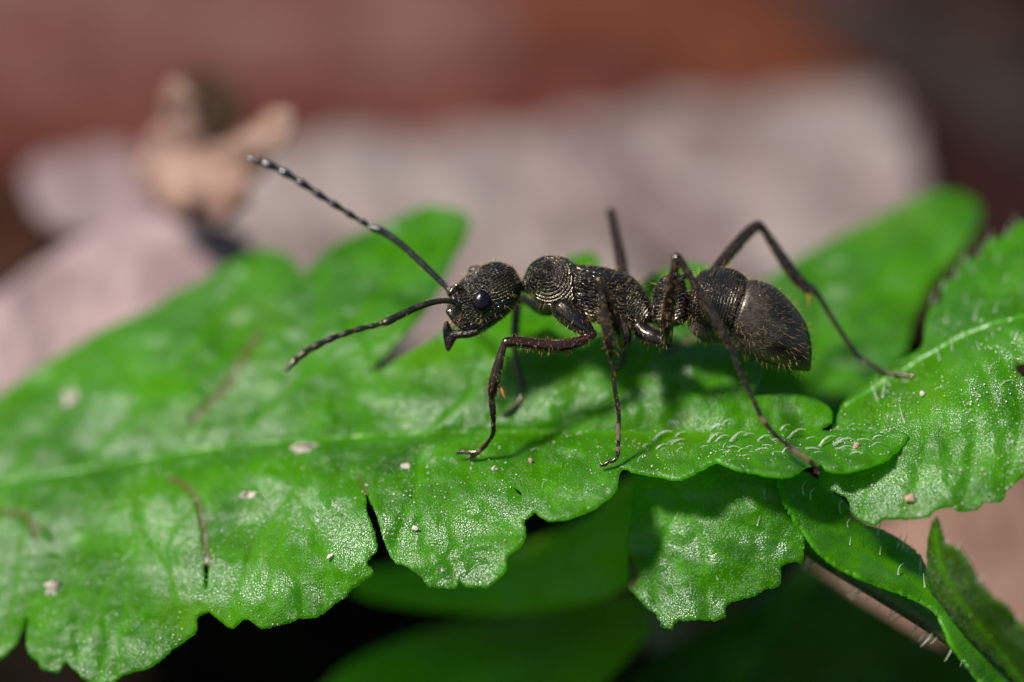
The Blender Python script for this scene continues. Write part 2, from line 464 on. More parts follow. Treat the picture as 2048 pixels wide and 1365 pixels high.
DEAD = [
 # label, material (two tones), outline, depth places, group
 ("large pale beige dead leaf lying behind the ant, lit across its middle", ((0.12,0.086,0.080),(0.225,0.188,0.175)),
  [(470,300),(600,290),(700,262),(830,275),(950,255),(1060,262),(1150,232),(1260,226),(1350,196),(1500,204),(1610,178),(1740,180),(1806,198),(1828,300),(1850,390),(1835,470),(1700,570),(1500,660),(1200,740),(800,760),(560,690),(430,560),(420,400)],
  [(470,300,18),(1150,235,21),(1780,210,22),(1850,420,17),(800,760,10.5),(1400,680,11.5),(430,560,14)]),
 ("reddish brown dead leaf spread across the top left, paler along its middle", ((0.07,0.018,0.011),(0.115,0.06,0.052)),
  [(-250,210),(-300,40),(-250,-160),(300,-190),(800,-200),(1400,-170),(1240,-60),(1100,40),(960,140),(700,200),(400,190),(120,225)],
  [(-250,210,27),(-250,-160,36),(400,190,27),(1300,-150,36),(950,150,27),(400,40,31)]),
 ("dark reddish brown dead leaf, a band between the top leaf and the pale leaf", ((0.05,0.012,0.008),(0.085,0.026,0.017)),  # shaded strip between the leaves, its shade put into the darker tones
  [(-260,150),(100,190),(420,165),(720,190),(1010,140),(1200,80),(1290,120),(1240,240),(1050,330),(800,320),(500,330),(200,345),(-250,350)],
  [(-260,150,25.5),(420,165,25.5),(1250,100,26),(-250,350,21),(800,320,21),(1240,240,22)]),
 ("mauve grey dead leaf crossing the pale beige leaf at a slant above the ant", ((0.11,0.078,0.078),(0.15,0.108,0.106)),
  [(1100,250),(1180,255),(1300,330),(1420,430),(1500,560),(1440,600),(1330,520),(1210,420),(1120,330)],
  [(1100,250,15.6),(1420,430,13.6),(1440,600,11.6),(1180,400,14.0)]),
 ("small dark brown dead leaf scrap in the notch of the curled tan leaf", ((0.018,0.009,0.004),(0.03,0.016,0.008)),
  [(372,150),(420,140),(470,170),(485,235),(450,300),(400,300),(375,230)],
  [(372,150,11.2),(470,170,11.2),(450,300,10.2),(400,300,10.2)]),
 ("dark orange brown dead leaf at the top, above the pale beige leaf", ((0.055,0.014,0.006),(0.10,0.029,0.011)),
  [(1080,-180),(1500,-200),(1720,-170),(1800,20),(1880,160),(1900,330),(1800,330),(1560,220),(1340,225),(1160,260),(1040,120)],
  [(1080,-180,36),(1720,-170,36),(1880,300,24),(1160,260,22),(1450,50,28)]),
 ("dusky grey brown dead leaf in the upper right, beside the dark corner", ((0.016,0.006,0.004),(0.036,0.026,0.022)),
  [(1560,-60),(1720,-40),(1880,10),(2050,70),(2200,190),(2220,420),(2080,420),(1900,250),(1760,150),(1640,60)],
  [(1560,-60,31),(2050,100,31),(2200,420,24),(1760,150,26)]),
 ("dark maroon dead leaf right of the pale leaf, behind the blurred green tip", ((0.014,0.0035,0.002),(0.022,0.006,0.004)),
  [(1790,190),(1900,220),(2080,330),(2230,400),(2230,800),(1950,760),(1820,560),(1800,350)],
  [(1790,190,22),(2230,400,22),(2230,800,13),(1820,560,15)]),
 ("tan curled dead leaf with two upturned points at the left", ((0.15,0.08,0.055),(0.30,0.20,0.16)),
  [(288,395),(300,368),(258,338),(292,302),(288,278),(322,240),(326,196),(342,160),(362,158),(370,182),(392,196),(388,236),(408,262),(420,286),(448,292),(470,272),(505,252),(528,228),(566,220),(586,240),(570,268),(574,290),(538,312),(524,350),(498,366),(500,402),(466,420),(440,448),(396,436),(352,446),(330,418)],
  [(285,400,8.6),(310,300,7.6),(340,170,8.2),(375,200,6.4),(400,300,8.8),(575,235,5.6),(520,300,5.8),(400,440,6.4),(480,350,7.6),(380,370,6.4)]),
 ("pale pinkish dead leaf at the left edge, below the curled tan leaf", ((0.18,0.125,0.125),(0.265,0.195,0.195)),
  [(-200,800),(-200,640),(-20,590),(60,540),(140,490),(230,450),(330,425),(430,440),(495,480),(500,560),(470,690),(420,790),(300,880),(120,900),(-80,900)],
  [(-200,800,6.8),(-200,640,8.6),(150,480,9.4),(430,440,9.0),(500,560,7.8),(100,850,6.4),(420,790,5.6)]),
 ("small bluish grey dead leaf scrap between the red leaf and the pink leaf", ((0.13,0.09,0.09),(0.19,0.14,0.14)),
  [(60,330),(150,300),(240,290),(310,330),(330,400),(290,450),(190,470),(100,450),(60,400)],
  [(60,330,13.5),(310,330,13),(200,470,11.0),(240,290,14)]),
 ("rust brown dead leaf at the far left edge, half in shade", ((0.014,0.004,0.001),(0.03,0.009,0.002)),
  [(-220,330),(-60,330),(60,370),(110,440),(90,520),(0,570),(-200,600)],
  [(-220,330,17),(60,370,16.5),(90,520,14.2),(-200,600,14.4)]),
 ("dusty pink dead leaf at the right edge, under the serrated leaf", ((0.15,0.085,0.062),(0.21,0.128,0.10)),
  [(1700,1060),(1830,990),(2000,930),(2200,900),(2240,1150),(2200,1420),(2060,1330),(1950,1250),(1880,1272),(1780,1225),(1650,1138)],
  [(1700,1060,15.0),(2200,900,17),(2200,1420,12.0),(1650,1150,14.0),(1900,1270,13.0)]),
 ("small grey pink dead leaf scrap low between the hanging leaf and the dark leaf", ((0.16, 0.11, 0.10), (0.22, 0.155, 0.14)),
  [(1285,1240),(1330,1225),(1400,1265),(1440,1310),(1420,1340),(1340,1315),(1290,1290)],
  [(1285,1240,7.2),(1400,1265,7.0),(1420,1340,6.2)]),
]
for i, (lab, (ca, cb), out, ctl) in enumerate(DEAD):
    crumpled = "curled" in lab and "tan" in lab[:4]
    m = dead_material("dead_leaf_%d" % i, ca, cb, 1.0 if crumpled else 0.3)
    cx = np.mean([p[0] for p in out]); cy = np.mean([p[1] for p in out])
    xs = [p[0] for p in out]; vx = [(14, [(min(xs), cy + 30), (cx, cy), (max(xs), cy - 30)])]
    for k in (0.2, 0.4, 0.6, 0.8):
        q = min(xs) + k * (max(xs) - min(xs)); vx.append((8, [(q, cy), (q + 60, cy - 150)])); vx.append((8, [(q, cy), (q + 60, cy + 150)]))
    o, _ = leaf("dead_leaf", out, ctl, m, step=22, veins=vx, ripple=0.6 if crumpled else 0.7, thick=0.12, edge=14, jag=2.0, seed=20 + i, browns=[(11, [(296,392),(318,330),(346,270),(360,180)]),(13, [(335,430),(420,424),(495,395)]),(9, [(420,296),(470,330),(520,300),(570,240)])] if crumpled else [], pillow=0.04, rscale=0.011 if crumpled else 0.005)  # crumpled leaf: dark lines paint the shade along its folds and lower edge
    props(o, lab, "dead leaf", "dead leaves on the ground")

lv = []; lf = []
r2 = random.Random(3)
for i in range(420):
    x, y = r2.uniform(-75, 75), r2.uniform(13, 95)
    z = GROUND_Z - 0.4 + 0.9 * noise.fractal((x * 0.12, y * 0.12, 3.0), 0.8, 2.0, 4) + r2.uniform(0.1, 0.5)
    L, w, a = r2.uniform(1.2, 3.6), r2.uniform(0.5, 1.2), r2.uniform(0, 6.28); tl = r2.uniform(-0.35, 0.35); cu = r2.uniform(0.1, 0.6)
    k = len(lv); c, sn = math.cos(a), math.sin(a)
    for q in range(7):
        t_ = q / 6; wd = w * math.sin(math.pi * (0.06 + 0.88 * t_)) ** 0.8; px = (t_ - 0.5) * 2 * L
        for e in (-1, 0, 1):
            py = e * wd; pz = tl * px + cu * (abs(e) * wd * 0.6 + 0.12 * px * px / L)
            lv.append((x + px * c - py * sn, y + px * sn + py * c, z + pz))
    for q in range(6):
        for e in (0, 1): lf.append((k + q * 3 + e, k + q * 3 + e + 1, k + q * 3 + e + 4, k + q * 3 + e + 3))
litter = mesh_obj("leaf_litter", lv, lf, dead_material("litter_brown", (0.020, 0.009, 0.005), (0.05, 0.022, 0.012), 0.4))
litter.modifiers.new("thickness", 'SOLIDIFY').thickness = 0.06
props(litter, "dark brown litter of small dead leaves on the soil", "leaf litter", kind="stuff")

# ------------------------------------------------------------------ the plant
plant = empty("leafy_plant", W(2000, 1500, 1.0))
props(plant, "lobed green plant in sharp focus whose broad leaf carries the ant", "plant")

MAIN_OUT = [(-160,860),(-60,825),(0,790),(75,737),(150,692),(210,657),(290,624),(340,592),(400,562),(455,526),(520,500),(562,503),(590,522),(607,548),
 (640,512),(683,482),(735,460),(781,443),(820,424),(854,411),(903,417),(936,433),(930,477),(908,511),(893,545),(868,592),(830,648),(790,698),(750,735),
 (762,738),(805,712),(860,680),(905,648),(960,612),(1040,575),(1100,540),(1142,515),(1185,505),(1200,530),(1196,565),(1180,610),(1160,640),
 (1200,625),(1250,590),(1300,553),(1345,535),(1385,526),(1440,540),(1490,590),(1517,660),(1527,735),(1512,778),(1500,793),
 (1560,788),(1620,794),(1657,813),(1664,838),(1645,860),(1700,860),(1760,866),(1812,867),
 (1803,889),(1773,916),(1729,933),(1685,942),(1652,938),(1641,925),(1615,931),(1589,946),(1558,952),(1514,944),(1470,936),(1448,927),(1431,921),(1413,931),(1387,944),(1356,957),(1317,951),(1273,944),(1250,936),(1240,938),
 (1236,955),(1229,982),(1202,1005),(1168,1024),(1131,1037),(1100,1039),(1078,1031),(1066,1021),(1059,1031),(1047,1039),(1049,1054),(1049,1073),(1040,1091),(1021,1107),(1011,1113),(1010,1133),(1002,1148),(987,1163),(972,1173),(953,1172),(930,1171),(917,1161),(912,1171),(897,1176),(874,1174),(859,1174),(847,1161),(829,1144),(802,1127),(791,1124),(780,1110),(772,1091),(761,1061),(753,1031),(742,1005),(733,988),
 (731,1022),(738,1039),(747,1061),(753,1091),(751,1107),(734,1125),(747,1144),(734,1156),(697,1182),(689,1195),(663,1208),(634,1231),(596,1235),(581,1244),(528,1256),(506,1246),(487,1239),(462,1256),(445,1246),(426,1231),(415,1222),
 (392,1235),(389,1261),(370,1280),(340,1299),(332,1308),(294,1335),(241,1348),(226,1363),(189,1369),(158,1348),(130,1323),(113,1344),(83,1337),(75,1322),(57,1306),(53,1272),(56,1235),(49,1239),(38,1269),(19,1299),(0,1316),(-60,1350),(-160,1380)]
MAIN_CTL = [(-160,1000,3.2),(0,965,2.9),(300,920,2.2),(500,888,1.7),(700,876,1.2),(950,868,0.6),(1150,866,0.45),(1300,868,0.25),(1600,852,0.0),(1750,858,-0.3),
 (0,1300,1.0),(-160,1380,1.0),(50,1250,0.9),(240,1345,0.2),(60,1120,1.6),(240,1100,1.05),(400,1220,0.1),(520,1250,-0.5),(740,1140,-0.6),(560,1050,0.15),(740,1000,-0.05),
 (870,1170,-0.85),(900,1090,-0.65),(1000,1140,-0.9),(900,1000,-0.4),(620,950,0.7),(420,980,1.15),(945,915,0.2),(1100,1030,-1.1),(1230,960,-0.75),(1215,932,-0.55),(1360,955,-1.0),(1560,950,-1.3),(1690,940,-1.25),(1810,880,-0.7),
 (-160,860,5.0),(0,790,4.9),(290,622,5.0),(520,500,5.3),(880,412,5.2),(600,560,4.3),(750,735,1.9),(450,750,2.9),(900,650,2.3),(1180,510,3.6),(1380,527,3.2),(1300,700,1.1),(700,700,2.2),(1000,700,1.5),(300,760,3.2),(1400,720,0.85),
 (1520,735,0.9),(1500,790,0.5),(1620,805,0.25),(1012,830,0.75),(1200,800,0.65),(1400,800,0.4)]
MIDRIB = [(-160,990),(0,965),(150,942),(300,916),(450,894),(600,882),(700,875),(850,868),(1000,864),(1150,864),(1300,868),(1450,864),(1600,856),(1720,858)]
MV = [(7, MIDRIB)]
CREASE = (0.24, 48.0, catmull(MIDRIB, 50))
for a in ([(620,882),(585,980),(555,1100),(525,1240)],[(300,916),(280,1050),(250,1200),(235,1340)],[(850,868),(835,980),(850,1090),(872,1165)],[(905,980),(900,1062),(950,1132)],[(1080,866),(1080,930),(1110,1020)],
          [(585,980),(640,1080),(690,1180)],[(280,1050),(340,1150),(365,1260)],[(280,1050),(200,1200),(150,1320)],[(60,950),(40,1100),(15,1280)],[(835,980),(930,1030),(1035,1060)],[(585,980),(500,1120),(455,1240)],
          [(640,1080),(655,1150),(650,1210)],[(555,1100),(600,1170),(610,1232)],[(250,1200),(300,1260),(310,1325)],[(200,1200),(215,1290),(195,1365)],[(850,1090),(900,1130),(905,1170)],[(840,980),(800,1050),(790,1115)],[(960,1000),(1000,1040),(1030,1085)],[(1110,1000),(1150,1010),(1190,1008)],[(400,1010),(340,1080),(345,1200)],[(1300,868),(1310,900),(1340,945)],[(1450,864),(1480,900),(1530,942)],[(1600,856),(1650,890),(1690,935)]): MV.append((5.2, a))
for a in ([(150,942),(300,800),(420,650),(520,520)],[(450,894),(600,760),(750,600),(870,430)],[(850,868),(980,750),(1100,620),(1175,520)],[(1150,864),(1280,740),(1390,540)],[(0,965),(100,850),(180,740)],
          [(300,800),(240,720),(200,680)],[(600,760),(640,640),(650,540)],[(750,600),(850,530),(905,470)],[(1300,868),(1400,780),(1500,720)],[(600,760),(720,700),(800,650)],[(300,800),(420,740),(500,640)]): MV.append((8, a))
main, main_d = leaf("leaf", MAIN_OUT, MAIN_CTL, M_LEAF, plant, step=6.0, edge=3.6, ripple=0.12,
    holes=[[(409,1134),(416,1134),(415,1160),(412,1182),(408,1160)],
           [(1026,973),(1036,980),(1045,990),(1038,988)]],
    veins=MV, pillow=0.055, seed=2.0, crease=CREASE,
    browns=[(6, [(340,958),(375,975),(398,1010),(408,1060),(412,1110),(413,1135)]),(8, [(518,670),(490,712),(450,775),(382,842)]),(6, [(1405,660),(1375,682),(1338,704)]),(6,[(-20,1022),(50,1030),(72,1070)]),(3,[(720,955),(734,990)]),(5,[(880,590),(830,655),(755,735)])])
props(main, "broad lobed bright green leaf that the ant stands on")

t = NT("midrib_pale")
M_RIB = t.finish(t.principled(t.mix(t.ramp(t.noise(1.1, 4), 0.46, 0.7), (0.035, 0.17, 0.0), (0.17, 0.31, 0.08)), 0.34, t.bump(t.noise(6, 3), 0.05), 0.6).outputs[0])
def rib(parent, line, dfun, r0, r1, name="midrib", mat=None, sink=0.5):
    L = resample_len(catmull(line, len(line) * 8), 18)
    s = Shell(); n = len(L)
    pts = [(x, y, dfun(x, y) + 0.01 * sink, (r0 + (r1 - r0) * i / (n - 1)) * (0.85 + 0.5 * noise.noise((x * 0.02, 3, 1)))) for i, (x, y) in enumerate(L)]
    s.tube(pts, np.zeros(1), 8, 2)
    V, F, _ = s.get()
    return mesh_obj(name, V, F, mat or M_RIB, parent)
rib(main, MIDRIB[1:-2], main_d, 6.5, 2.5, sink=3.5)

RIGHT_OUT = [(1672,838),(1690,800),(1722,768),(1790,725),(1842,694),(1850,650),(1862,612),(1882,600),(1884,566),(1912,552),(1925,520),(1958,512),(1975,482),(2012,472),(2040,446),(2120,430),(2220,420),(2240,600),(2230,760),(2120,742),(2060,760),(2037,742),(2034,728),(2070,712),(2150,700),(2240,720),
 (2240,860),(2130,905),(2048,951),(2014,981),(2005,1001),(1965,1006),(1952,1019),(1917,1021),(1904,1013),(1869,1019),(1856,1032),(1808,1036),(1764,1038),(1748,1049),(1724,1038),(1702,1021),(1694,996),(1659,979),(1641,975),(1636,930),(1650,880)]
RIGHT_OUT = [(1672,838),(1690,800),(1722,768),(1790,725),(1842,694),(1850,650),(1862,612),(1882,600),(1884,566),(1912,552),(1925,520),(1958,512),(1975,482),(2012,472),(2040,446),(2120,430),(2220,420),(2240,600),(2235,690),(2110,700),(2060,722),(2036,728),(2036,742),(2060,765),(2120,790),(2235,800),
 (2240,860),(2130,905),(2048,951),(2014,981),(2005,1001),(1965,1006),(1952,1019),(1917,1021),(1904,1013),(1869,1019),(1856,1032),(1808,1036),(1764,1038),(1748,1049),(1724,1038),(1702,1021),(1694,996),(1659,979),(1641,975),(1636,930),(1650,880)]
RIGHT_CTL = [(1690,805,0.5),(1815,752,0.85),(1850,710,1.0),(1950,662,0.8),(2048,634,0.8),(2200,600,0.8),(1980,720,-0.1),(1900,800,-0.5),(2040,800,-0.6),(1750,880,-0.4),(1900,900,-0.8),(1640,950,-0.1),(1740,1040,-1.2),(2000,1000,-1.4),(2200,850,-1.0),(1880,590,2.4),(2048,450,3.2),(2220,430,3.2),(1950,560,2.2)]
RRIB = [(1690,815),(1740,785),(1800,748),(1870,705),(1950,664),(2048,636),(2200,610)]
RV = [(8, RRIB)] + [(3.5, a) for a in ([(1800,748),(1840,800),(1850,900),(1810,1030)],[(1870,705),(1920,760),(1950,850),(1930,1010)],[(1950,664),(2010,730),(2040,830),(2010,980)],[(2048,636),(2100,720),(2140,850)],[(1740,785),(1760,850),(1745,950),(1720,1020)],
      [(1910,685),(1965,740),(1995,840)],[(1990,652),(2040,690)],[(1835,728),(1880,790),(1900,900)],[(1870,705),(1890,640),(1900,570)],[(1950,664),(1980,590),(1995,490)],[(2030,640),(2070,560),(2090,450)])]
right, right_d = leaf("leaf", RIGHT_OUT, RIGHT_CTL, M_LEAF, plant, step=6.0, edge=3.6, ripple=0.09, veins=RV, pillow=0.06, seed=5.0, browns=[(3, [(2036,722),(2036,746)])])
props(right, "ribbed green leaf at the right with a pale midrib ridge")
rib(right, RRIB, right_d, 10, 10, sink=8)

FAR_OUT = [(1420,690),(1470,640),(1500,592),(1560,540),(1640,492),(1720,452),(1800,412),(1870,384),(1930,390),(1962,420),(1948,462),(1908,512),(1862,570),(1828,632),(1812,690),(1780,742),(1720,800),(1640,836),(1560,850),(1480,830),(1430,770)]
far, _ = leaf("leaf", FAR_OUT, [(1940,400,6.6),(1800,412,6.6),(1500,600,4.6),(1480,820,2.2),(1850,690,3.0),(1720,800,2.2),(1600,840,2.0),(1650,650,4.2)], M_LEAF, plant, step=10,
    veins=[(9, [(1480,830),(1640,690),(1800,520),(1940,400)]),(7, [(1640,690),(1640,560)]),(7, [(1740,590),(1860,590)]),(7,[(1560,760),(1720,740)])], seed=8.0, pillow=0.1, ripple=0.14)
props(far, "blurred green leaf tip rising behind the end of the ant")

HANG_OUT = [(1258,1040),(1255,1100),(1256,1135),(1253,1170),(1268,1188),(1290,1214),(1312,1231),(1325,1249),(1343,1260),(1347,1245),(1369,1240),(1413,1240),(1448,1236),(1450,1223),(1457,1207),(1501,1192),(1523,1183),(1527,1177),(1553,1172),(1562,1152),(1562,1135),(1588,1124),(1604,1122),(1608,1100),(1606,1060),(1580,1034),(1566,1003),(1562,960),(1540,915),(1400,895),(1310,915),(1272,960)]
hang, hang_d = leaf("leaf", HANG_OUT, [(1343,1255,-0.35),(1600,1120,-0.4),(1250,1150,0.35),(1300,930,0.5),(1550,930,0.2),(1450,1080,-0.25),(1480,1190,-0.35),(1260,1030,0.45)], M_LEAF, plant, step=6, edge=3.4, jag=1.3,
    veins=[(4,[(1330,940),(1400,1080),(1420,1235)]),(3.5,[(1400,1080),(1480,1130),(1550,1160)]),(3.5,[(1370,1010),(1500,1060),(1600,1090)]),(3.5,[(1360,1000),(1310,1120),(1320,1230)])], seed=11.0,
    browns=[(7, [(1258,1120),(1270,1150),(1262,1172)])])
props(hang, "shaded leaf with a toothed edge hanging under the ant's leaf")

CURL_OUT = [(1560,940),(1600,940),(1640,962),(1665,985),(1692,1006),(1704,1034),(1732,1050),(1766,1060),(1802,1080),(1836,1106),(1856,1140),(1868,1180),(1890,1215),(1930,1258),(1985,1318),(2060,1400),(2010,1430),(1950,1350),(1905,1290),(1870,1222),(1820,1192),(1750,1166),(1690,1140),(1640,1106),(1610,1066),(1584,1030),(1564,990)]
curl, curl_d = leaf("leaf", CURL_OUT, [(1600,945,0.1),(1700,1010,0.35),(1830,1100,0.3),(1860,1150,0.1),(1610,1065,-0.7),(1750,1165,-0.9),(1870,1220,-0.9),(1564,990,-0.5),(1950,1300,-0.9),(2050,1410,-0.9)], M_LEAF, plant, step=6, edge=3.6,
    veins=[(6,[(1585,955),(1650,1040),(1740,1110),(1860,1190),(2000,1370)])], seed=13.0)
props(curl, "narrow folded young leaf slanting down to the lower right")

SPIKE_OUT = [(1870,1036),(1886,1086),(1914,1098),(1938,1130),(1954,1162),(1988,1200),(2008,1212),(2030,1242),(2080,1290),(2110,1400),(2060,1400),(1990,1330),(1925,1268),(1882,1210),(1858,1176),(1853,1100)]
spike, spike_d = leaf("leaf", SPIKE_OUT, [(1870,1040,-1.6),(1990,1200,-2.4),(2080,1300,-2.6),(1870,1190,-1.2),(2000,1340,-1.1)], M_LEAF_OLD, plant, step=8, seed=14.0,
    veins=[(5,[(1868,1060),(1900,1170),(2060,1380)])])
props(spike, "dark pointed leaf rising at the lower right edge")

t = NT("stem_green")
M_STEM = t.finish(t.principled(t.mix(t.noise(2.0, 4), (0.03, 0.06, 0.012), (0.06, 0.10, 0.02)), 0.5, t.bump(t.noise(7, 4), 0.06), 0.4).outputs[0])
STEM = [(1575,1065,1.0,16),(1640,1108,0.8,19),(1740,1168,0.5,21),(1840,1230,0.2,21),(1940,1298,0.0,19),(2060,1385,-0.2,20),(2130,1440,-0.4,21)]
s = Shell(); s.tube(STEM, np.zeros(1), 14, 8); V, F, _ = s.get()
stem = mesh_obj("stem", V, F, M_STEM, plant)

# hairs of the plant, each one its own piece
t = NT("leaf_hair_clear")
pb = t.principled((0.62, 0.72, 0.55), 0.22, None, 0.6, Transmission_Weight=0.6, Alpha=0.6)
M_HAIR = t.finish(pb.outputs[0])
M_HAIR2 = plain("stem_hair_amber", (0.42, 0.34, 0.20), 0.35, 0.5, Transmission_Weight=0.3)
HAIRS = [(1308,882,46,28,0),(1358,890,26,55,1),(1338,846,24,50,1),(1417,886,40,22,0),(1432,884,32,30,0),(1462,884,42,25,0),(1456,896,26,40,1),(1525,892,26,48,1),(1545,882,38,45,1),(1578,878,42,25,0),(1612,900,44,50,1),(1640,894,42,20,0),(1668,892,50,42,0),(1672,900,40,50,1),
 (1680,886,44,58,1),(1703,902,34,62,1),(1715,882,30,40,1),(1600,846,26,65,1),(1420,862,34,35,0),(1445,850,26,30,0),(1488,872,26,35,1),(1380,905,18,40,1),(1150,905,18,35,1),(1133,918,20,50,1),(1276,925,18,-20,1),(1062,902,16,20,1),(1085,960,16,60,1),(905,1002,18,55,1),(960,1045,16,50,1),(1085,975,16,-30,1),(980,1048,14,30,1),(1745,880,22,30,0),(1555,905,20,55,1),(1500,905,18,50,1)]
for i in range(34):
    HAIRS.append((random.uniform(1280, 1770), random.gauss(890, 14), random.uniform(14, 30), random.uniform(5, 65), random.choice((0, 1, 1))))
for x, y, L, lean, k in HAIRS:
    add_hair(main, "leaf_hair", x, y, main_d(x, y) - 0.03, L, lean, k, M_HAIR, spin=random.uniform(-0.4, 0.4))
RH = [(1808,842,36,-22,2),(1755,800,40,-25,2),(1766,795,34,0,2),(1980,748,26,-30,1),(2002,772,30,15,1),(1960,700,22,-30,2),(1990,790,20,10,1),(1900,860,18,30,1),(1780,862,20,20,1),(1870,780,16,20,1),(1935,830,16,-10,1),(2030,680,22,10,2),(2040,800,18,20,1),(1880,720,30,-20,2),(1905,700,28,-12,2),(1950,640,30,5,2),(1990,625,26,10,2)]
for x, y, L, lean, k in RH:
    add_hair(right, "leaf_hair", x, y, right_d(x, y) - 0.03, L, lean, k, M_HAIR, spin=random.uniform(-0.5, 0.5))
for x, y, L in [(1866,600,26),(1884,575,26),(1912,548,28),(1928,520,26),(1960,508,26),(1978,482,28),(2012,468,28),(2036,446,26),(1948,540,24),(1995,520,24),(2010,560,22),(1930,600,22),(1895,640,24)]:
    add_hair(right, "leaf_hair", x, y + 4, right_d(x, y + 4) - 0.03, L, random.uniform(-40, 20), 2, M_HAIR)
for x, y, L, lean in [(1436,1160,26,-25),(1378,1205,30,-30),(1530,1000,24,-10),(1408,1068,22,5),(1515,1052,22,8),(1382,1188,22,-10),(1326,1130,20,20),(1488,1098,22,10),(1350,1040,20,20),(1480,1180,12,0),(1345,1205,14,-20)]:
    add_hair(hang, "leaf_hair", x, y, hang_d(x, y) - 0.03, L, lean, 2, M_HAIR)
for x, y, L, lean, k in [(1608,990,30,-25,0),(1622,1000,30,-15,0),(1682,1028,34,-25,0),(1696,1055,20,-20,0),(1655,985,20,10,2),(1665,990,20,10,2),(1755,1070,30,12,2),(1795,1098,32,10,2),(1804,1100,34,14,2),(1812,1108,26,5,0),(1840,1140,30,0,2),(1797,1150,28,-10,0),(1700,1090,18,0,2),(1850,1175,28,-12,2),(1760,1110,18,0,2)]:
    add_hair(curl, "leaf_hair", x, y, curl_d(x, y) - 0.03, L, lean, k, M_HAIR2 if k == 2 else M_HAIR)
for x, y, L in [(1886,1084,18),(1914,1096,20),(1938,1128,20),(1956,1160,20),(1986,1198,20),(2010,1212,18),(2030,1240,18),(1900,1180,16),(1940,1230,16),(1980,1270,16)]:
    add_hair(spike, "leaf_hair", x, y + 3, spike_d(x, y + 3) - 0.03, L, random.uniform(0, 70), 2, M_HAIR)
S2 = np.array(catmull(STEM, 60))
for i in range(46):
    q = S2[random.randrange(2, 50)]
    side = 1 if i % 3 else -1
    nx, ny = -0.55, 0.83
    x, y = q[0] + nx * q[3] * 0.9 * side, q[1] + ny * q[3] * 0.9 * side
    ang = math.degrees(math.atan2(nx * side, -ny * side)) + random.uniform(-28, 28)
    add_hair(stem, "stem_hair", x, y, q[2] - random.uniform(-0.1, 0.1), random.uniform(20, 36), ang, 2, M_HAIR2)

# lower plant
low = empty("low_plant", W(1100, 1500, 6.0))
props(low, "out of focus dark green plant growing low beneath the ant's leaf", "plant")
l1, _ = leaf("leaf", [(1330,930),(1240,965),(1180,1030),(1060,1085),(900,1120),(740,1140),(700,1165),(740,1195),(900,1222),(1080,1222),(1220,1190),(1300,1120),(1340,1020)],
     [(1330,930,3.4),(740,1160,6.0),(1080,1222,3.6),(1060,1085,5.4),(1300,1120,2.8)], M_LEAF_LOW, low, step=12, veins=[(9,[(720,1165),(1000,1150),(1310,980)])], seed=31.0)
l1["label"] = "yellowish green blurred leaf just below the ant's leaf"
leaf("leaf", [(600,1440),(650,1368),(720,1315),(850,1262),(1000,1230),(1150,1208),(1275,1198),(1300,1255),(1245,1325),(1170,1400),(1050,1470),(800,1480)],
     [(600,1440,4.6),(850,1262,6.2),(1275,1198,5.4),(1170,1400,3.8),(900,1450,3.6)], M_LEAF_LOW, low, step=12, veins=[(9,[(640,1430),(900,1340),(1280,1220)])], seed=32.0)
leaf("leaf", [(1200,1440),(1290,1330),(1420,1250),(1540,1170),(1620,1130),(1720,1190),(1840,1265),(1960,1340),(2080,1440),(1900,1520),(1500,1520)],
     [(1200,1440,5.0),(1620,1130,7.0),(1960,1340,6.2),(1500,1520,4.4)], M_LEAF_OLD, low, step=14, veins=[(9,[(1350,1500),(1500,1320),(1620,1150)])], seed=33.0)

# ------------------------------------------------------------------ specks and flakes lying on the leaves
M_FLAKE = plain("flake_pale", (0.42, 0.37, 0.31), 0.8, 0.3)
M_FLAKE2 = plain("flake_tan", (0.34, 0.23, 0.15), 0.7, 0.3)
def flake(x, y, rx, ry, dfun, lab, mat=None, rot=0.0):
    s = Shell(); s.ellipsoid(x, y, dfun(x, y) - 0.10, rx, ry, max(2.5, min(rx, ry) * 0.35), np.zeros(1), rot, 10, 16)
    V, F, _ = s.get(); V = V + np.array([(0.75 * min(rx, ry) / 100 * np.array(noise.noise_vector(Vector(v * 9))) + 0.3 * min(rx, ry) / 100 * np.array(noise.noise_vector(Vector(v * 25)))) for v in V])
    o = mesh_obj("flake", V, F, mat or M_FLAKE)
    props(o, lab, "flake", "pale flakes on the leaves")
flake(608, 895, 28, 11, main_d, "long pale flake lying against the midrib left of the ant", rot=0.08)
flake(105, 1178, 19, 17, main_d, "rounded pinkish white flake on the lower left lobe")
flake(140, 800, 17, 17, main_d, "blurred pale yellowish flake on the far left part of the leaf")
flake(495, 992, 18, 8, main_d, "small pale oval flake on the lobe below the midrib")
flake(810, 934, 9, 7, main_d, "small white flake on the leaf left of the front foot")
flake(990, 938, 6, 6, main_d, "bright white grain just right of the front foot")
flake(1061, 922, 5, 5, main_d, "orange tan grain between front and middle foot", M_FLAKE2)
flake(830, 1057, 8, 5, main_d, "beige grain on the lobe under the front foot")
flake(660, 1113, 9, 4, main_d, "crooked pale flake near the toothed corner of a lobe", rot=0.5)
flake(1713, 893, 7, 6, main_d, "pinkish grain among the hairs near the leaf's right end", M_FLAKE2)
flake(1820, 998, 10, 7, right_d, "reddish flake on the lower part of the ribbed leaf", M_FLAKE2)
flake(1845, 789, 5, 5, right_d, "white grain on the ribbed leaf by the far foot")

